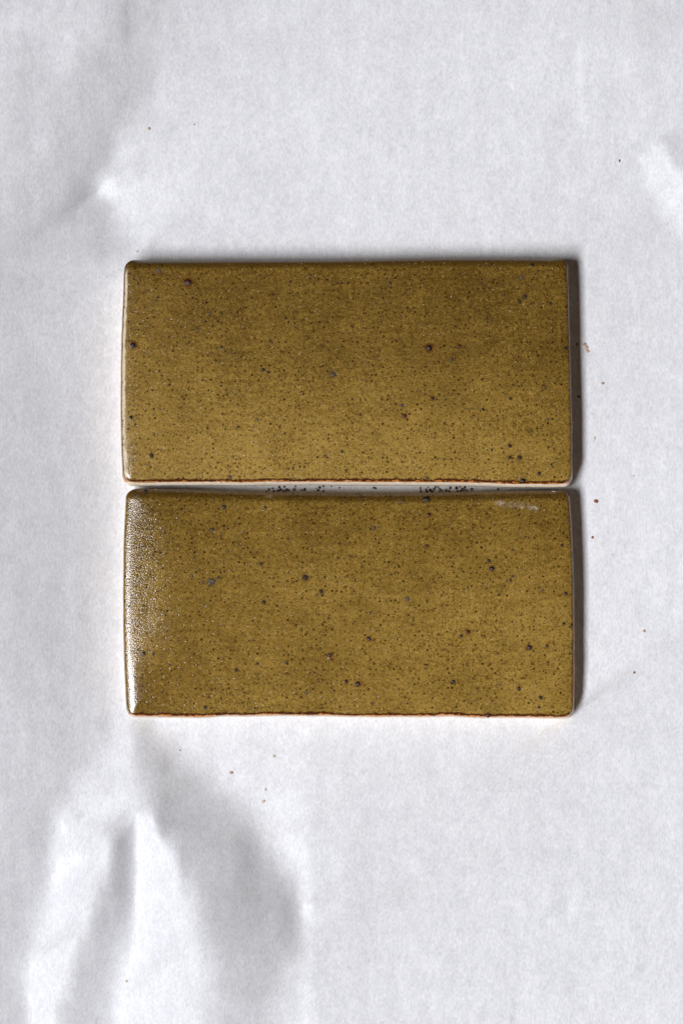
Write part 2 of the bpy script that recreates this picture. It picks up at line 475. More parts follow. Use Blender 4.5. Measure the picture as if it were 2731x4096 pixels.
# integrate the tilts along the window's direction into heights
LX_, LY_, LZ_ = win.location
LXY = math.hypot(LX_, LY_)
ux_, uy_ = LX_ / LXY, LY_ / LXY                  # towards the window, on the ground
gt = np.linspace(-.62, 2.0, 600)                 # slope along (ux, uy) against its facing: a face that turns to the window falls towards it
slope = np.interp(np.maximum(Bm, .2), ((1 - gt * LXY / LZ_) / np.sqrt(1 + gt ** 2))[::-1], gt[::-1])
flat = sstep(8, -12, poly_sd([(285, 599), (1318, 597), (1320, 1648), (298, 1648)]))
slope *= (1 - flat)
dx = (gx[1] - gx[0]) * 2731 / 1568 * S; dy = (gy[1] - gy[0]) * 2731 / 1568 * S
def solve(g, lam, steps):
    py, px = (1152 - g.shape[0]) // 2, (960 - g.shape[1]) // 2
    ramp = lambda n, p: np.concatenate([sstep(0, 1, np.linspace(0, 1, p)), np.ones(n), sstep(0, 1, np.linspace(1, 0, p))])
    w = ramp(g.shape[0], py)[:, None] * ramp(g.shape[1], px)[None, :]
    e = np.pad(g, ((py, py), (px, px)), mode='edge') * w
    e -= (1 - w) * e.sum() / (1 - w).sum()            # what rises in view falls again out of view
    kx = 2 * np.pi * np.fft.rfftfreq(e.shape[1], dx)[None, :]; ky = -2 * np.pi * np.fft.fftfreq(e.shape[0], dy)[:, None]   # rows run down
    ku = kx * ux_ + ky * uy_; kv = -kx * uy_ + ky * ux_
    k2 = ku ** 2 + kv ** 2
    den = ku ** 2 + (lam / (1 + k2 / 200.0 ** 2) + .004) * kv ** 2 + 2.0      # long waves stay smooth, creases stay crisp
    ft, ift = np.fft.rfft2, lambda q: np.fft.irfft2(q, e.shape)
    b = ift(ft(e) * (-1j * ku))
    M = 5.0e4 * np.pad(rest, ((py, py), (px, px)))    # the tiles press the sheet flat
    pre = 1.0 / (den + 2.5e3)
    h = np.zeros_like(b); r = b.copy(); z = ift(ft(r) * pre); q = z.copy(); rz = np.sum(r * z)
    for _ in range(steps):                            # conjugate gradients
        Aq = ift(ft(q) * den) + M * q
        al = rz / np.sum(q * Aq); h += al * q; r -= al * Aq
        z = ift(ft(r) * pre); rz2 = np.sum(r * z); q = z + (rz2 / rz) * q; rz = rz2
    return h[py:-py, px:-px]
rest = sstep(4, -6, poly_sd([(290, 603), (1304, 600), (1310, 1645), (297, 1642)]))
Hp = solve(slope, 0.05, 120)
Hp = Hp * (1 - sstep(0, -10, poly_sd([(290, 603), (1304, 600), (1310, 1645), (297, 1642)])))
Hp = np.clip(Hp, -0.03, 0.06)
Hs = Hp.reshape(QX.shape)
PAPER_X = (QX * 2731 / 1568 - 1365.5) * S * (D - Hs) / D
PAPER_Y = (2048 - QY * 2731 / 1568) * S * (D - Hs) / D
pv = np.stack([PAPER_X, PAPER_Y, Hp], -1).reshape(-1, 3)
ii = np.arange(NYP * NXP).reshape(NYP, NXP)
pf = np.stack([ii[:-1, :-1], ii[1:, :-1], ii[1:, 1:], ii[:-1, 1:]], -1).reshape(-1, 4)
paper = mesh_obj("baking_paper", pv, pf, MAT_PAPER)
paper["label"] = "white crumpled sheet of baking paper lying under both tiles"
paper["category"] = "paper"
def paper_z(x, y):
    return float(Hp.ravel()[int(np.argmin((PAPER_X.ravel() - x) ** 2 + (PAPER_Y.ravel() - y) ** 2))])

# the table the sheet lies on
tz = float(Hp.min()) - 0.001
tb = NT("table_wood")
wv = tb.coord(scale=(40, 4, 40))
tb.put(tb.bsdf.inputs['Base Color'], tb.mix(tb.noise(wv, 2.0, 4.0, .6), (0.32, 0.20, 0.11), (0.45, 0.30, 0.18)))
tb.bsdf.inputs['Roughness'].default_value = 0.5
X, Y, T = 0.55, 0.55, 0.03
tv = [(sx * X, sy * Y, z) for z in (tz - T, tz) for sx, sy in ((-1, -1), (1, -1), (1, 1), (-1, 1))]
tf = [(3, 2, 1, 0), (4, 5, 6, 7), (0, 1, 5, 4), (1, 2, 6, 5), (2, 3, 7, 6), (3, 0, 4, 7)]
table = mesh_obj("table_surface", tv, tf, tb.mat, smooth=False)
table["kind"] = "structure"

# ------------------------------------------------------------------ the tiles
HT = 11.0                                       # tile height, mm
MM = 0.001
def tab(pairs, q):
    p = sorted(pairs); return np.interp(q, [a for a, _ in p], [b for _, b in p])

def smooth1(a, k):
    ker = np.hanning(2 * k + 3)[1:-1]; ker /= ker.sum()
    return np.convolve(np.pad(a, k, mode='edge'), ker, 'valid')

# edge slope profile (tangent by distance in from the shoulder, mm)
def drop_profile(q, crisp=False):
    ds = np.linspace(0, 26, 5201)
    tang = np.interp(ds, [0, .12, .28, .5, .85, 1.2, 1.6, 2.2, 4.0, 7.0, 12, 22, 26],
                     [3.6, 2.0, 1.15, .72, .42, .27, .15, .10, .06, .035, .014, 0, 0]) if crisp else np.interp(ds, [0, .10, .22, .38, .55, .72, 2.0, 2.8, 4.0, 7.0, 12, 22, 26],
                     [4.0, 1.8, .95, .52, .33, .272, .205, .13, .07, .035, .014, 0, 0])
    acc = np.cumsum(tang) * (ds[1] - ds[0])
    return np.interp(q, ds, acc)
DROP_ALL = float(drop_profile(np.array([26.0]))[0])

def build_tile(left, right, top, bottom, flare, rims, seed, label, peel_fn, edges_z, rim_shift, thin_shade_fn, crisp=False):
    """left/right: (photo y, photo x) of the outline, top/bottom: (photo x, photo y)"""
    gen = np.random.default_rng(seed)
    fL, fR, fT, fB = flare
    NX, NY = 520, 270
    CR = 3.1                                     # corner radius, mm
    x0, x1 = np.mean([b for _, b in left]), np.mean([b for _, b in right])
    y0, y1 = np.mean([b for _, b in bottom]), np.mean([b for _, b in top])
    LX = (x1 - x0) * S * 1000; LY = (y0 - y1) * S * 1000
    def axis(L, n):
        e = np.array([0, .06, .12, .2, .3, .42, .55, .7, .87, 1.07, 1.3, 1.55, 1.82, 2.1, 2.4, 2.73, 3.1])
        inner = np.linspace(3.1, L - 3.1, n - 2 * len(e) + 2)
        return np.concatenate([e[:-1], inner, (L - e[::-1])[1:]])
    ax, ay = axis(LX, NX), axis(LY, NY)
    NX, NY = len(ax), len(ay)
    nx, ny = np.meshgrid(ax, ay)
    # squircle map of the four corner squares
    for sx in (0, 1):
        for sy in (0, 1):
            u = (CR - nx) / CR if sx == 0 else (nx - (LX - CR)) / CR
            v = (CR - ny) / CR if sy == 0 else (ny - (LY - CR)) / CR
            m = (u > 0) & (v > 0)
            uu, vv = u[m], v[m]
            qu = uu * np.sqrt(1 - vv * vv / 2); qv = vv * np.sqrt(1 - uu * uu / 2)
            nx[m] = CR - qu * CR if sx == 0 else LX - CR + qu * CR
            ny[m] = CR - qv * CR if sy == 0 else LY - CR + qv * CR
    # distance in from the outline
    ax_ = np.abs(nx - LX / 2) - (LX / 2 - CR); ay_ = np.abs(ny - LY / 2) - (LY / 2 - CR)
    d = -(np.minimum(np.maximum(ax_, ay_), 0) + np.hypot(np.maximum(ax_, 0), np.maximum(ay_, 0)) - CR)
    d = np.maximum(d, 0)
    # wobble for hand-cut edges
    def wob(n, amp, cells):
        g = gen.uniform(-1, 1, cells + 4)
        t = np.linspace(0, cells, n)
        return amp * np.interp(t, np.arange(cells + 4), smooth1(g, 1))
    fx, fy = nx / LX, ny / LY                      # fy 0 = bottom (photo bottom)
    pxq = x0 + fx * (x1 - x0); pyq = y0 + fy * (y1 - y0)
    tL, tR, tT, tB = (np.linspace(0, 1, 400) for _ in range(4))
    ys = y0 + tL * (y1 - y0); xs = x0 + tT * (x1 - x0)
    cL = smooth1(tab(left, ys), 14) ; cR = smooth1(tab(right, ys), 14)
    cT = smooth1(tab(top, xs), 10); cB = smooth1(tab(bottom, xs), 10)
    cL = cL + wob(400, 1.5, 30); cR = cR + wob(400, 1.6, 34); cB = cB + wob(400, 1.8, 44); cT = cT + wob(400, 0.9, 20)
    def z_for(side): return edges_z[side] * MM
    def conv_x(c, side): return (c - 1365.5) * S * (D - z_for(side)) / D * 1000
    def conv_y(c, side): return (2048 - c) * S * (D - z_for(side)) / D * 1000
    eL, eR = conv_x(cL, 'L'), conv_x(cR, 'R'); eT, eB = conv_y(cT, 'T'), conv_y(cB, 'B')
    cx, cy = (eL.mean() + eR.mean()) / 2, (eT.mean() + eB.mean()) / 2
    def warp(fx, fy, ins):
        iL, iR, iT, iB = ins
        l = np.interp(fy, tL, eL) + iL; r = np.interp(fy, tL, eR) - iR
        t = np.interp(fx, tT, eT) - iT; b = np.interp(fx, tT, eB) + iB
        return l + (r - l) * fx - cx, b + (t - b) * fy - cy
    root = bpy.data.objects.new("glazed_tile", None)
    root.empty_display_size = 0.02
    COL.objects.link(root)
    root.location = (cx * MM, cy * MM, 0)
    root["label"] = label; root["category"] = "tile"; root["group"] = "glazed tiles on the paper"

    wx, wy = warp(fx, fy, flare)
    und = 0.16 * value_noise(nx.shape, (3, 5), gen) + 0.05 * value_noise(nx.shape, (9, 16), gen) + 0.014 * value_noise(nx.shape, (34, 66), gen)
    wT = sstep(3.5, 1.0, LY - ny)
    dp = drop_profile(d + .55 * wT, crisp)
    zt = HT - (float(drop_profile(np.array([26.0]), crisp)[0]) - dp) + und * sstep(0, 9, d) - 2.1 * np.clip(1 - (LY - ny) / 3.5, 0, 1) ** 2 * (1 - .75 * sstep(5, 0, nx)) * (1 - .6 * sstep(5, 0, LX - nx))
    rimw = np.zeros_like(nx); sft = np.zeros_like(nx)
    # which side a point belongs to
    dl, dr, db, dt = nx, LX - nx, ny, LY - ny
    wsum = 0
    for key, dd in (('L', dl), ('R', dr), ('B', db), ('T', dt)):
        w = 1 / (np.maximum(dd, 0.02) ** 3 + 1e-4)
        rimw += w * rims[key]; sft += w * rim_shift[key]; wsum = wsum + w
    rimw /= wsum; sft /= wsum
    edge = d - sft + 0.22 * value_noise(nx.shape, (30, 60), gen)
    peel = peel_fn(nx, LY - ny, LX, LY)
    halo = np.zeros_like(nx); smudge = np.zeros_like(nx); chalk = np.zeros_like(nx)
    thin_shade = thin_shade_fn(nx / LX, 1 - ny / LY) - .30 * sstep(3.6, 2.2, LY - ny)  # shade on the rounded top edge deepened in the colour, with pooled glaze
    # outline loop, counter-clockwise from the bottom-left
    idx = np.arange(NX * NY).reshape(NY, NX)
    loop = np.concatenate([idx[0, :-1], idx[:-1, -1], idx[-1, :0:-1], idx[:0:-1, 0]])
    lfx, lfy = fx.ravel()[loop], fy.ravel()[loop]
    ux, uy = wx.ravel()[loop], wy.ravel()[loop]
    bx_, by_ = warp(lfx, lfy, (0, 0, 0, 0))
    zsh = zt.ravel()[loop]                     # shoulder height round the outline
    lr = rimw.ravel()[loop]; lsh = sft.ravel()[loop]
    nl = len(loop)
    low = smooth1(gen.uniform(-1, 1, nl), 5) * 1.0
    low_r = {'L': 2.2, 'R': 2.3, 'B': HT - DROP_ALL - 0.5, 'T': 1.6}
    wl = 0; zl = 0; ex = 0
    ex_r = {'L': 3.0, 'R': 3.0, 'B': 6.0, 'T': 2.0}
    for key, dd in (('L', dl), ('R', dr), ('B', db), ('T', dt)):
        w = 1 / (np.maximum(dd.ravel()[loop], 0.02) ** 2 + 1e-3); zl = zl + w * low_r[key]; ex = ex + w * ex_r[key]; wl = wl + w
    ex = ex / wl
    zlow = np.minimum(zl / wl + low * 0.3, zsh - 0.25)
    verts = [np.stack([wx, wy, zt], -1).reshape(-1, 3)]
    A_edge = [edge.ravel()]; A_rim = [rimw.ravel()]; A_peel = [peel.ravel()]
    rings = 6
    prev = loop; faces = [np.stack([idx[:-1, :-1], idx[:-1, 1:], idx[1:, 1:], idx[1:, :-1]], -1).reshape(-1, 4)]
    base = NX * NY
    def side_xy(z):
        f = np.clip(z / zsh, 0, 1)               # 0 at the base, 1 at the shoulder
        f = f ** ex
        return bx_ + (ux - bx_) * f, by_ + (uy - by_) * f
    cen = np.array([0.0, 0.0])
    for r in range(1, rings + 1):
        z = zsh + (zlow - zsh) * (r / rings)
        sx_, sy_ = side_xy(z)
        if r == rings:                            # lip turns in under the glaze
            k = 1 - 0.35 / np.hypot(sx_, sy_); sx_, sy_ = sx_ * k, sy_ * k
        verts.append(np.stack([sx_, sy_, z], -1))
        A_edge.append(-(zsh - z) * 0.55 - lsh + 0.1 * low); A_rim.append(lr); A_peel.append(np.full(nl, .15))
        cur = base + np.arange(nl); base += nl
        faces.append(np.stack([prev, cur, np.roll(cur, -1), np.roll(prev, -1)], -1))
        prev = cur
    V = np.concatenate(verts) * MM; F = np.concatenate(faces)
    # clay body: a slab just inside the glaze, bare below it
    zz = [0.0, 0.12, 0.5, 1.5, 3.0, zsh - 3.5, zsh - 2.4, zsh - 1.6, zsh - 1.1, zsh - .7, zsh - .35, zsh - 0.08]
    cv = []; cf = []
    for j, z in enumerate(zz):
        z = np.full(nl, 0.0) + z
        sx_, sy_ = side_xy(z)
        ins = 0.30 if j == 0 else (0.05 if j == 1 else 0.10)
        if j == len(zz) - 1: ins = 0.5
        rad = np.hypot(sx_, sy_); k = 1 - ins / rad
        wv_ = 0.04 * smooth1(gen.uniform(-1, 1, nl), 3)
        cv.append(np.stack([sx_ * k + wv_, sy_ * k + wv_, z], -1))
    cvv = np.concatenate(cv) * MM
    for j in range(len(zz) - 1):
        a = np.arange(nl) + j * nl; b = a + nl
        cf.append(np.stack([a, np.roll(a, -1), np.roll(b, -1), b], -1))
    cfl = [tuple(int(q) for q in f) for f in np.concatenate(cf)]
    cfl.append(tuple(range(nl - 1, -1, -1)))
    cfl.append(tuple(range((len(zz) - 1) * nl, len(zz) * nl)))
    body = mesh_obj("clay_body", cvv, cfl, MAT_CLAY, root)
    return dict(root=root, V=V, F=F, edge=np.concatenate(A_edge), rim=np.concatenate(A_rim), peel=np.concatenate(A_peel),
                cream=np.concatenate([(sstep(.35, .6, nx) * sstep(1.50, 1.10, nx + .25 * value_noise(nx.shape, (60, 120), gen)) * sstep(2.5, 6, LY - ny) * (1.0 if crisp else 0.0)).ravel(), np.zeros(len(V) - NX * NY)]), thin_shade=np.concatenate([thin_shade.ravel(), np.full(len(V) - NX * NY, .5)]), halo=np.zeros(len(V)), smudge=np.zeros(len(V)), chalk=np.zeros(len(V)), ntop=NX * NY, c=(cx * MM, cy * MM), seed=seed)

# shared low-poly speck meshes: dome, crater, long grain
def speck_mesh(name, kind, seed):
    g = random.Random(seed); n = 8
    vs = []; fs = []
    prof = {'dome': [(1.0, -.18), (.84, .30), (.45, .52)], 'crater': [(1.05, -.15), (.80, .28), (.40, .12)],
            'long': [(1.0, -.18), (.8, .30), (.42, .50)]}[kind]
    topz = {'dome': .60, 'crater': .0, 'long': .58}[kind]
    jit = [g.uniform(.84, 1.14) for _ in range(n)]
    for (r, z) in prof:
        for k in range(n):
            a = 2 * math.pi * k / n
            sx = 1.35 if kind == 'long' else 1.0
            vs.append((r * jit[k] * math.cos(a) * sx, r * jit[k] * math.sin(a), z * g.uniform(.9, 1.1)))
    vs.append((0, 0, topz))
    for j in range(2):
        for k in range(n):
            a, b = j * n + k, j * n + (k + 1) % n
            fs.append((a, b, b + n, a + n))
    for k in range(n): fs.append((2 * n + k, 2 * n + (k + 1) % n, 3 * n))
    me = bpy.data.meshes.new(name)
    me.from_pydata(vs, [], fs)
    me.polygons.foreach_set("use_smooth", np.ones(len(me.polygons), dtype=bool))
    return me
SPECK_MESH = {}
def speck_data(kind, shape, var):
    key = (kind, shape, var)
    if key not in SPECK_MESH:
        me = speck_mesh("iron_spot", shape, 31 * var + len(shape))
        me.materials.append(SPECK[kind]); SPECK_MESH[key] = me
    return SPECK_MESH[key]

def finish_tile(t, spots, scratches=(), chalks=(), smears=()):
    top = t['V'][:t['ntop']]
    gx_, gy_ = top[:, 0] + t['c'][0], top[:, 1] + t['c'][1]
    placed = []
    for i, s in enumerate(spots):
        px, py, r, kind = s[:4]
        h = s[4] if len(s) > 4 else 0.0
        x, y = at(px, py, HT * MM)
        q = (gx_ - x) ** 2 + (gy_ - y) ** 2
        rad = r * S
        dd = np.sqrt(q) / rad
        if h > 0:
            ang = np.arctan2(gy_ - y, gx_ - x)
            wob_ = 1 + .18 * np.sin(3 * ang + i) + .12 * np.sin(5 * ang + 2 * i)
            t['halo'][:t['ntop']] = np.maximum(t['halo'][:t['ntop']], h * sstep(2.2, 0.8, dd / wob_))
        if kind in ('grey', 'dark', 'pit'):
            t['smudge'][:t['ntop']] = np.maximum(t['smudge'][:t['ntop']], .55 * sstep(2.0, .7, dd))
        j = int(np.argmin(q))
        placed.append((top[j].copy(), rad, kind, i))
        # glaze swells or sinks slightly round the spot
        sgn = -0.10 if kind == 'pit' else 0.06
        t['V'][:t['ntop'], 2] += sgn * rad * sstep(2.0, 0.6, dd)
    for (px, py, r, k) in smears:
        x, y = at(px, py, HT * MM)
        dd = np.sqrt((gx_ - x) ** 2 + (gy_ - y) ** 2) / (r * S)
        t['smudge'][:t['ntop']] = np.maximum(t['smudge'][:t['ntop']], k * sstep(1.4, .2, dd))
    for (xa, ya, xb, yb, w, k) in scratches:
        xa, ya = at(xa, ya, HT * MM); xb, yb = at(xb, yb, HT * MM)
        ex, ey = xb - xa, yb - ya
        tt = np.clip(((gx_ - xa) * ex + (gy_ - ya) * ey) / (ex * ex + ey * ey), 0, 1)
        dd = np.hypot(gx_ - xa - tt * ex, gy_ - ya - tt * ey) / (w * S)
        t['smudge'][:t['ntop']] = np.maximum(t['smudge'][:t['ntop']], k * sstep(1.3, .3, dd))
    for (px, py, rx, ry, k) in chalks:
        x, y = at(px, py, HT * MM)
        dd = np.hypot((gx_ - x) / (rx * S), (gy_ - y) / (ry * S))
        t['chalk'][:t['ntop']] = np.maximum(t['chalk'][:t['ntop']], k * sstep(1.2, .2, dd))
    o = mesh_obj("glaze_coat", t['V'], t['F'], t['mat'], t['root'])
    for k in ('edge', 'rim', 'peel', 'thin_shade', 'cream', 'halo', 'smudge', 'chalk'): add_attr(o.data, k, t[k])
    for (p, rad, kind, i) in placed:
        shape = 'crater' if kind == 'pit' and i % 2 else ('long' if i % 5 == 0 else 'dome')
        so = bpy.data.objects.new("iron_spot", speck_data(kind, shape, i % 3))
        COL.objects.link(so); so.parent = t['root']
        so.location = (p[0], p[1], p[2])
        k = rad * (1.05 if rad > 6.5 * S else 0.9)
        so.scale = (k, k, k * 0.5)
        so.rotation_euler = (0, 0, (i * 2.399) % 6.283)
        # specks under one pixel across are not worth a part of their own: kept, still cheap
    return o

def peel_upper(nx, ny, LX, LY):
    return (0.10 + 0.06 * sstep(12, 0, nx)) * (1 - .45 * sstep(2.6, 1.6, nx))
def peel_lower(nx, ny, LX, LY):
    band = sstep(34, 2, nx + 0.0 * ny)
    mid = sstep(66, 46, ny) 
    return (0.08 + 0.30 * band ** 1.3 * (0.15 + 0.85 * mid)) * (1 - .65 * sstep(2.6, 1.6, nx))

upper = build_tile(
    left=[(1042, 505), (1075, 500), (1100, 498), (1200, 495), (1300, 491), (1400, 488), (1500, 486), (1600, 486), (1700, 487), (1800, 489), (1900, 493), (1946, 497)],
    right=[(1036, 2262), (1060, 2266), (1200, 2271), (1300, 2274), (1450, 2278), (1600, 2281), (1700, 2284), (1830, 2284), (1900, 2285), (1952, 2283)],
    top=[(500, 1042), (800, 1042), (1100, 1042), (1300, 1041), (1400, 1040), (1600, 1036), (1750, 1034), (1900, 1033), (2100, 1034), (2270, 1037)],
    bottom=[(490, 1942), (560, 1947), (750, 1944), (1000, 1943), (1300, 1942), (1500, 1944), (1700, 1944), (1900, 1946), (2050, 1951), (2200, 1953), (2280, 1950)],
    flare=(0.85, 0.85, 0.05, 1.38), rims=dict(L=.95, R=.55, B=1.0, T=0.0), seed=3,
    rim_shift=dict(L=-.35, R=-.2, B=.3, T=0),
    edges_z=dict(L=1, R=1, B=0.5, T=6.5),
    label="upper olive glazed tile with a thick cream clay edge above the gap", peel_fn=peel_upper,
    thin_shade_fn=lambda u, v: 0.20 + 0.50 * sstep(0.05, 1.0, v - 0.28 * (u - .28)), crisp=True)  # light fall-off from bottom to top painted into the tone, plus glaze thickness
lower = build_tile(
    left=[(1954, 512), (1990, 507), (2100, 502), (2200, 498), (2300, 496), (2400, 496), (2500, 497), (2600, 499), (2700, 502), (2800, 506), (2868, 512)],
    right=[(1962, 2268), (2000, 2275), (2100, 2283), (2200, 2287), (2300, 2290), (2500, 2293), (2700, 2293), (2850, 2291), (2870, 2289)],
    top=[(505, 1956), (600, 1954), (700, 1956), (800, 1960), (900, 1964), (1000, 1967), (1100, 1968), (1300, 1969), (1500, 1971), (1700, 1970), (1900, 1967), (2100, 1962), (2280, 1961)],
    bottom=[(500, 2864), (560, 2866), (700, 2868), (800, 2868), (900, 2862), (1100, 2861), (1300, 2862), (1500, 2866), (1700, 2865), (1800, 2864), (1900, 2868), (2100, 2869), (2200, 2870), (2290, 2868)],
    flare=(0.8, 1.0, 0.05, 1.05), rims=dict(L=.5, R=.6, B=1.0, T=0.0), seed=8,
    rim_shift=dict(L=-.9, R=.15, B=.42, T=0),
    edges_z=dict(L=1, R=1, B=0.5, T=6.5),
    label="lower olive glazed tile with white sparkle along its left edge", peel_fn=peel_lower,
    thin_shade_fn=lambda u, v: 0.33 + 0.17 * sstep(0.0, .5, v) + .12 * sstep(.3, .9, u) * sstep(.2, .7, v) - .10 * sstep(.32, 0, u))
upper['mat'] = glaze_material("olive_glaze_upper", 1, 0.19)
lower['mat'] = glaze_material("olive_glaze_lower", 2, 0.14)

SP_U = [(752, 1128, 14, 'rust', .8), (636, 1083, 8, 'pit'), (534, 1380, 11, 'dark', .9), (1090, 1178, 6, 'rust', .8), (1052, 1480, 7, 'dark'),
        (1074, 1490, 6, 'grey'), (1330, 1497, 10, 'pit'), (888, 1388, 6, 'dark'), (840, 1252, 6, 'pit'), (526, 1671, 8, 'dark'), (605, 1822, 8, 'grey'),
        (920, 1907, 7, 'pit'), (1715, 1391, 12, 'dark', 1.0), (1837, 1385, 7, 'rust', .9), (1804, 1440, 7, 'pit'), (2083, 1110, 7, 'pit'), (2096, 1187, 9, 'grey'),
        (2076, 1207, 8, 'grey'), (2124, 1217, 4, 'dark'), (2127, 1060, 7, 'dark'), (2199, 1215, 6, 'dark'), (2262, 1391, 7, 'dark'), (1729, 1594, 8, 'rust', .4),
        (1618, 1665, 9, 'rust', .6), (1608, 1621, 7, 'pit'), (2041, 1596, 6, 'grey'), (2180, 1551, 6, 'pit'), (2191, 1677, 6, 'pit'), (2039, 1783, 8, 'rust', .3),
        (2038, 1828, 8, 'grey'), (2078, 1830, 9, 'grey'), (2157, 1893, 8, 'rust', .3), (2090, 1921, 11, 'dark'), (1709, 1910, 6, 'dark'), (1965, 1800, 5, 'dark'),
        (793, 1316, 5, 'pit'), (626, 1201, 5, 'pit'), (581, 1411, 4, 'pit'), (1087, 1371, 5, 'pit'), (1150, 1227, 5, 'pit'), (1143, 1270, 5, 'grey'),
        (1161, 1125, 5, 'dark'), (1243, 1102, 5, 'dark'), (1561, 1132, 6, 'dark'), (890, 1255, 4, 'dark'), (1310, 1366, 5, 'rust', .4), (1405, 1305, 5, 'rust', .4),
        (1450, 1286, 4, 'pit'), (1603, 1265, 4, 'pit'), (1368, 1806, 6, 'dark'), (1217, 1869, 4, 'dark'), (1385, 1883, 6, 'grey'), (1300, 1822, 5, 'pit'), (722, 1631, 5, 'rust', .3),
        (729, 1587, 5, 'rust', .3), (617, 1737, 5, 'pit'), (932, 1824, 4, 'rust', .3), (2204, 1858, 5, 'dark'), (2216, 1795, 4, 'rust', .3), (1931, 1637, 6, 'dark'), (1927, 1134, 5, 'grey'),
        (1933, 1155, 5, 'grey'), (1860, 1302, 5, 'rust', .3), (680, 1538, 5, 'grey'), (1119, 1708, 4, 'dark'), (1028, 1679, 5, 'pit'), (955, 1708, 5, 'dark')]
SP_L = [(1706, 1999, 12, 'dark'), (1715, 2060, 8, 'rust', .5), (1707, 2184, 7, 'rust', .5), (894, 2026, 9, 'dark'), (848, 2119, 7, 'pit'), (895, 2105, 5, 'grey'), (851, 2009, 4, 'pit'),
        (846, 2329, 13, 'pit'), (875, 2309, 6, 'dark'), (813, 2329, 6, 'pit'), (766, 2303, 6, 'pit'), (1221, 2311, 13, 'grey'), (1285, 2367, 9, 'grey'), (1269, 2378, 4, 'pit'),
        (1055, 2409, 8, 'dark'), (1043, 2255, 6, 'dark'), (1496, 2113, 7, 'pit'), (1630, 2394, 8, 'pit'), (1315, 2472, 5, 'dark'), (1954, 2243, 7, 'dark'), (1968, 2274, 9, 'dark'),
        (2048, 2305, 5, 'dark'), (2042, 2323, 6, 'rust', .3), (2246, 2183, 7, 'rust', .3), (2260, 2376, 8, 'rust', .3), (2254, 2495, 6, 'dark'), (1872, 2527, 9, 'rust', .5), (1844, 2544, 7, 'grey'),
        (2115, 2588, 11, 'rust', .5), (2188, 2584, 7, 'rust', .4), (2189, 2652, 5, 'rust', .3), (2075, 2754, 8, 'rust', .4), (1811, 2728, 8, 'dark'), (2162, 2790, 8, 'dark'), (2155, 2829, 6, 'dark'),
        (1475, 2557, 9, 'rust', .4), (1320, 2623, 9, 'rust', .4), (1328, 2640, 6, 'rust', .3), (1385, 2728, 8, 'rust', .5), (1432, 2735, 12, 'rust', .4), (1335, 2764, 5, 'rust', .3),
        (1225, 2771, 6, 'pit'), (1488, 2816, 6, 'pit'), (576, 2613, 7, 'dark'), (614, 2615, 6, 'dark'), (945, 2681, 7, 'grey'), (846, 2757, 6, 'rust', .3), (822, 2830, 7, 'dark'),
        (659, 2557, 5, 'pit'), (1030, 2655, 6, 'dark'), (1142, 2650, 5, 'pit'), (580, 1968, 8, 'dark'), (1060, 2029, 6, 'dark'), (1443, 1987, 6, 'dark'), (1400, 2226, 4, 'dark'), (1407, 2228, 4, 'grey'),
        (1563, 2297, 4, 'dark'), (1662, 2431, 4, 'dark'), (1480, 2453, 5, 'grey'), (2051, 2199, 4, 'dark'), (2100, 2145, 4, 'dark'), (1856, 2358, 4, 'pit'), (1884, 2346, 5, 'rust', .3), (2170, 2361, 5, 'pit'),
        (1995, 2378, 6, 'grey'), (1988, 2613, 5, 'rust', .3), (1888, 2604, 4, 'rust', .2), (1702, 2672, 5, 'pit'), (1856, 2804, 5, 'grey'), (1966, 2803, 5, 'rust', .3), (1951, 2860, 8, 'rust', .3), (1258, 2689, 5, 'rust', .3)]
finish_tile(upper, SP_U,
            scratches=[(1858, 1635, 1925, 1637, 3.2, .7), (2020, 1781, 2034, 1777, 2, .5), (1735, 1834, 1812, 1838, 2.2, .5), (1880, 1786, 1935, 1812, 2.2, .5),
                       (1720, 1774, 1760, 1786, 2, .45), (870, 1845, 890, 1852, 2.5, .6), (1440, 1838, 1450, 1846, 2.5, .5), (1868, 1680, 1990, 1684, 2, .3)],
            smears=[(2118, 1723, 16, .5), (1945, 1270, 26, .32), (1330, 1490, 18, .5), (1500, 1200, 60, .12), (900, 1420, 40, .14), (1800, 1600, 60, .12)])
finish_tile(lower, SP_L,
            scratches=[(1046, 2528, 1062, 2527, 2.5, .6), (1290, 2397, 1300, 2403, 2.5, .6), (2240, 2280, 2270, 2274, 2, .5)],
            chalks=[(2000, 2012, 24, 14, .8), (2087, 2030, 9, 8, .9), (2132, 2032, 26, 13, .95), (2060, 2020, 70, 16, .35), (1075, 1985, 16, 8, .6), (1600, 2010, 20, 8, .2),
                    (545, 2030, 22, 60, .5)],
            smears=[(1992, 2742, 14, .4), (1900, 2780, 60, .12), (1960, 2830, 50, .14), (560, 2740, 40, .2), (1280, 2230, 60, .10)])

# ------------------------------------------------------------------ crumbs
def grain_mesh(seed, flat=0.8, long=1.0):
    g = random.Random(seed)
    vs = [(0, 0, -.5)]; n = 7
    for z, r in ((-.45, .62), (.05, 1.0), (.55, .66)):
        for k in range(n):
            a = 2 * math.pi * (k + g.uniform(-.25, .25)) / n
            q = r * g.uniform(.78, 1.18)
            vs.append((q * math.cos(a) * long, q * math.sin(a), z * flat * g.uniform(.8, 1.2)))
    vs.append((g.uniform(-.2, .2), g.uniform(-.2, .2), .8 * flat))
    fs = [(0, 1 + (k + 1) % n, 1 + k) for k in range(n)]
    for j in range(2):
        for k in range(n):
            a, b = 1 + j * n + k, 1 + j * n + (k + 1) % n
            fs.append((a, b, b + n, a + n))
    last = len(vs) - 1
    fs += [(1 + 2 * n + k, 1 + 2 * n + (k + 1) % n, last) for k in range(n)]
    me = bpy.data.meshes.new("clay_crumb")
    me.from_pydata(vs, [], fs)
    return me
GR = {}
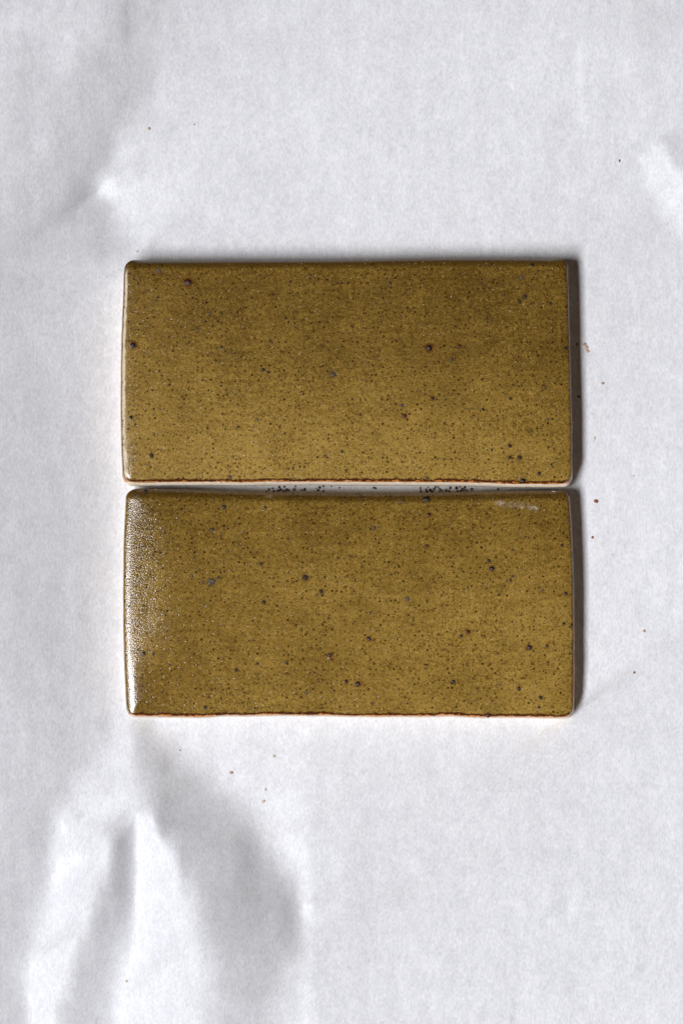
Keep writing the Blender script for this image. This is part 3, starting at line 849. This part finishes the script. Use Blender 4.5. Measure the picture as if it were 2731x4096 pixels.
def crumb(px, py, r, kind, label, group, long=1.0, flat=.8, rot=None, var=0):
    key = (kind, long, flat, var)
    if key not in GR:
        me = grain_mesh(100 + var, flat, long); me.materials.append(CRUMB[kind]); GR[key] = me
    o = bpy.data.objects.new("clay_crumb", GR[key])
    COL.objects.link(o)
    x, y = PX(px), PY(py); k = r * S * (.84 if group and 'gap' in group else .9)
    hz = paper_z(x, y)
    x, y = x * (D - hz) / D, y * (D - hz) / D
    o.location = (x, y, paper_z(x, y) + k * flat * .42)
    o.scale = (k, k, k)
    o.rotation_euler = (0, 0, random.uniform(0, 6.28) if rot is None else rot)
    o["label"] = label; o["category"] = "crumb"
    if group: o["group"] = group
    return o

G1 = "dark crumbs in the left part of the gap between the tiles"
G2 = "dark crumbs in the right part of the gap between the tiles"
def gap_label(y, kind, where):
    col = {"brown": "tiny brown", "dark": "tiny blackish"}[kind]
    row = "touching the upper tile" if y < 1952 else ("touching the lower tile" if y > 1962.5 else "midway across")
    return f"{col} crumb {row} in the gap's {where} crumb cluster"
left_gap = [(1076, 1958, 6), (1091, 1954, 6), (1067, 1965, 4.5), (1095, 1965, 5), (1117, 1948, 6.5), (1138, 1947, 5.5), (1113, 1962, 7), (1123, 1958, 6), (1134, 1963, 6),
            (1147, 1957, 6), (1154, 1961, 6.5), (1143, 1966, 5), (1177, 1958, 7.5), (1181, 1946, 5), (1206, 1960, 5), (1218, 1958, 6.5), (1278, 1949, 7), (1272, 1961, 6.5),
            (1294, 1964, 5.5), (1293, 1945, 5), (1324, 1945, 4.5), (1265, 1954, 3)]
kinds = ['brown', 'brown', 'dark', 'dark', 'dark', 'dark', 'brown', 'dark', 'brown', 'dark', 'brown', 'brown']
for i, (x, y, r) in enumerate(left_gap):
    crumb(x, y, r, kinds[i % 12], gap_label(y, kinds[i % 12], 'left'), G1, var=i % 4, long=1.0 if i % 3 else 1.25)
for i, (x, y, r) in enumerate([(1357, 1951, 5), (1496, 1951, 6), (1503, 1953, 5)]):
    lab = ["single dark crumb right of the left cluster in the gap", "larger dark crumb of the touching pair mid gap", "smaller dark crumb of the touching pair mid gap"][i]
    crumb(x, y, r, 'dark', lab, "stray dark crumbs along the gap", var=i)
right_gap = [(1681, 1956, 4), (1683, 1965, 7), (1703, 1958, 6), (1706, 1967, 7), (1719, 1959, 7), (1712, 1949, 4), (1728, 1967, 7), (1735, 1956, 8), (1741, 1948, 5), (1751, 1949, 5.5),
             (1758, 1957, 6), (1766, 1961, 6.5), (1757, 1967, 5), (1783, 1961, 8), (1795, 1965, 6.5), (1801, 1951, 7), (1825, 1952, 7.5), (1829, 1966, 7), (1843, 1963, 6),
             (1853, 1959, 8), (1847, 1953, 5), (1866, 1961, 6), (1858, 1949, 6), (1885, 1956, 8), (1838, 1947, 5)]
for i, (x, y, r) in enumerate(right_gap):
    crumb(x, y, r, kinds[(i * 5 + 1) % 12], gap_label(y, kinds[(i * 5 + 1) % 12], 'right'), G2, var=(i + 1) % 4, long=1.0 if i % 4 else 1.25)
crumb(1990, 1957, 6, 'dark', "lone dark crumb nearest the right end of the gap", "stray dark crumbs along the gap", var=1)
crumb(1681, 1951, 5, 'brown', "brown crumb at the left tip of the right crumb cluster", "stray dark crumbs along the gap", var=2)

loose = [
    (596, 515, 7, 'tan', "tan crumb on the paper far above the upper tile's left corner", 1.0, .8, 0),
    (549, 1008, 6, 'pale', "pale ring-shaped crumb on the paper just above the upper tile's left corner", 1.3, .5, 0.3),
    (2476, 643, 5, 'red', "tiny orange crumb alone on the paper at the upper right", 1.5, .6, 1.5),
    (2336, 1378, 8, 'tan', "roundish tan flake, topmost of three beside the upper tile's shadow", 1.0, .5, 0.6),
    (2344, 1393, 8, 'tan', "long tan flake, middle of three beside the upper tile's shadow", 1.6, .6, 1.4),
    (2349, 1406, 6.5, 'tan', "small tan flake, lowest of three beside the upper tile's shadow", 1.2, .6, 0.4),
    (2408, 1535, 6.5, 'tan', "tan crumb with a dark right side below the three flakes", 1.3, .8, 0.1),
    (2312, 1587, 6, 'dark', "dark crumb lying inside the upper tile's shadow", 1.0, .8, 0),
    (2306, 1376, 4.5, 'brown', "faint brown crumb inside the upper tile's shadow near the tan flakes", 1.2, .8, 1.0),
    (2376, 1754, 6, 'pale', "pale crumb on the paper right of the upper tile's lower corner", 1.5, .5, 1.5),
    (2381, 2005, 8, 'red', "red brown crumb on the paper right of the gap", 1.5, .7, -0.2),
    (2368, 2150, 6, 'red', "small red brown crumb right of the lower tile's upper part", 1.1, .8, 0.9),
    (2533, 1903, 2.5, 'dark', "pinhead dark speck of clay farther right of the gap", 1.0, .8, 0),
    (2445, 2220, 2.2, 'dark', "pinhead dark speck of clay right of the lower tile", 1.0, .8, 0),
    (2574, 2525, 7, 'tan', "round cream crumb on the paper at the far right", 1.0, .6, 0),
    (2535, 2691, 5, 'red', "tiny red grain below the round cream crumb at far right", 1.2, .8, 0.5),
    (1096, 3026, 7, 'pale', "pale crumb, topmost of four on the paper below the lower tile", 1.2, .7, 0.5),
    (925, 3091, 7, 'tan', "tan crumb, leftmost of four on the paper below the lower tile", 1.3, .8, 0),
    (1062, 3159, 6, 'pale', "pale grain, third down of four on the paper below the lower tile", 1.2, .7, 1.1),
    (1053, 3207, 7.5, 'pale', "pale elongated crumb, lowest of four on the paper below the lower tile", 1.6, .6, 0.8),
    (721, 3001, 3, 'dark', "pinhead dark speck on the grey fold below the lower tile", 1.0, .8, 0),
    (507, 3926, 6, 'pale', "white grain on the bright fold at the bottom left", 1.2, .8, 0.9),
    (779, 498, 2.5, 'dark', "pinhead dark fibre speck above the upper tile", 1.6, .6, 1.3),
]
for i, (x, y, r, k, lab, lg, fl, rot) in enumerate(loose):
    crumb(x, y, r, k, lab, "loose crumbs on the paper", long=lg, flat=fl, rot=rot, var=i % 5)
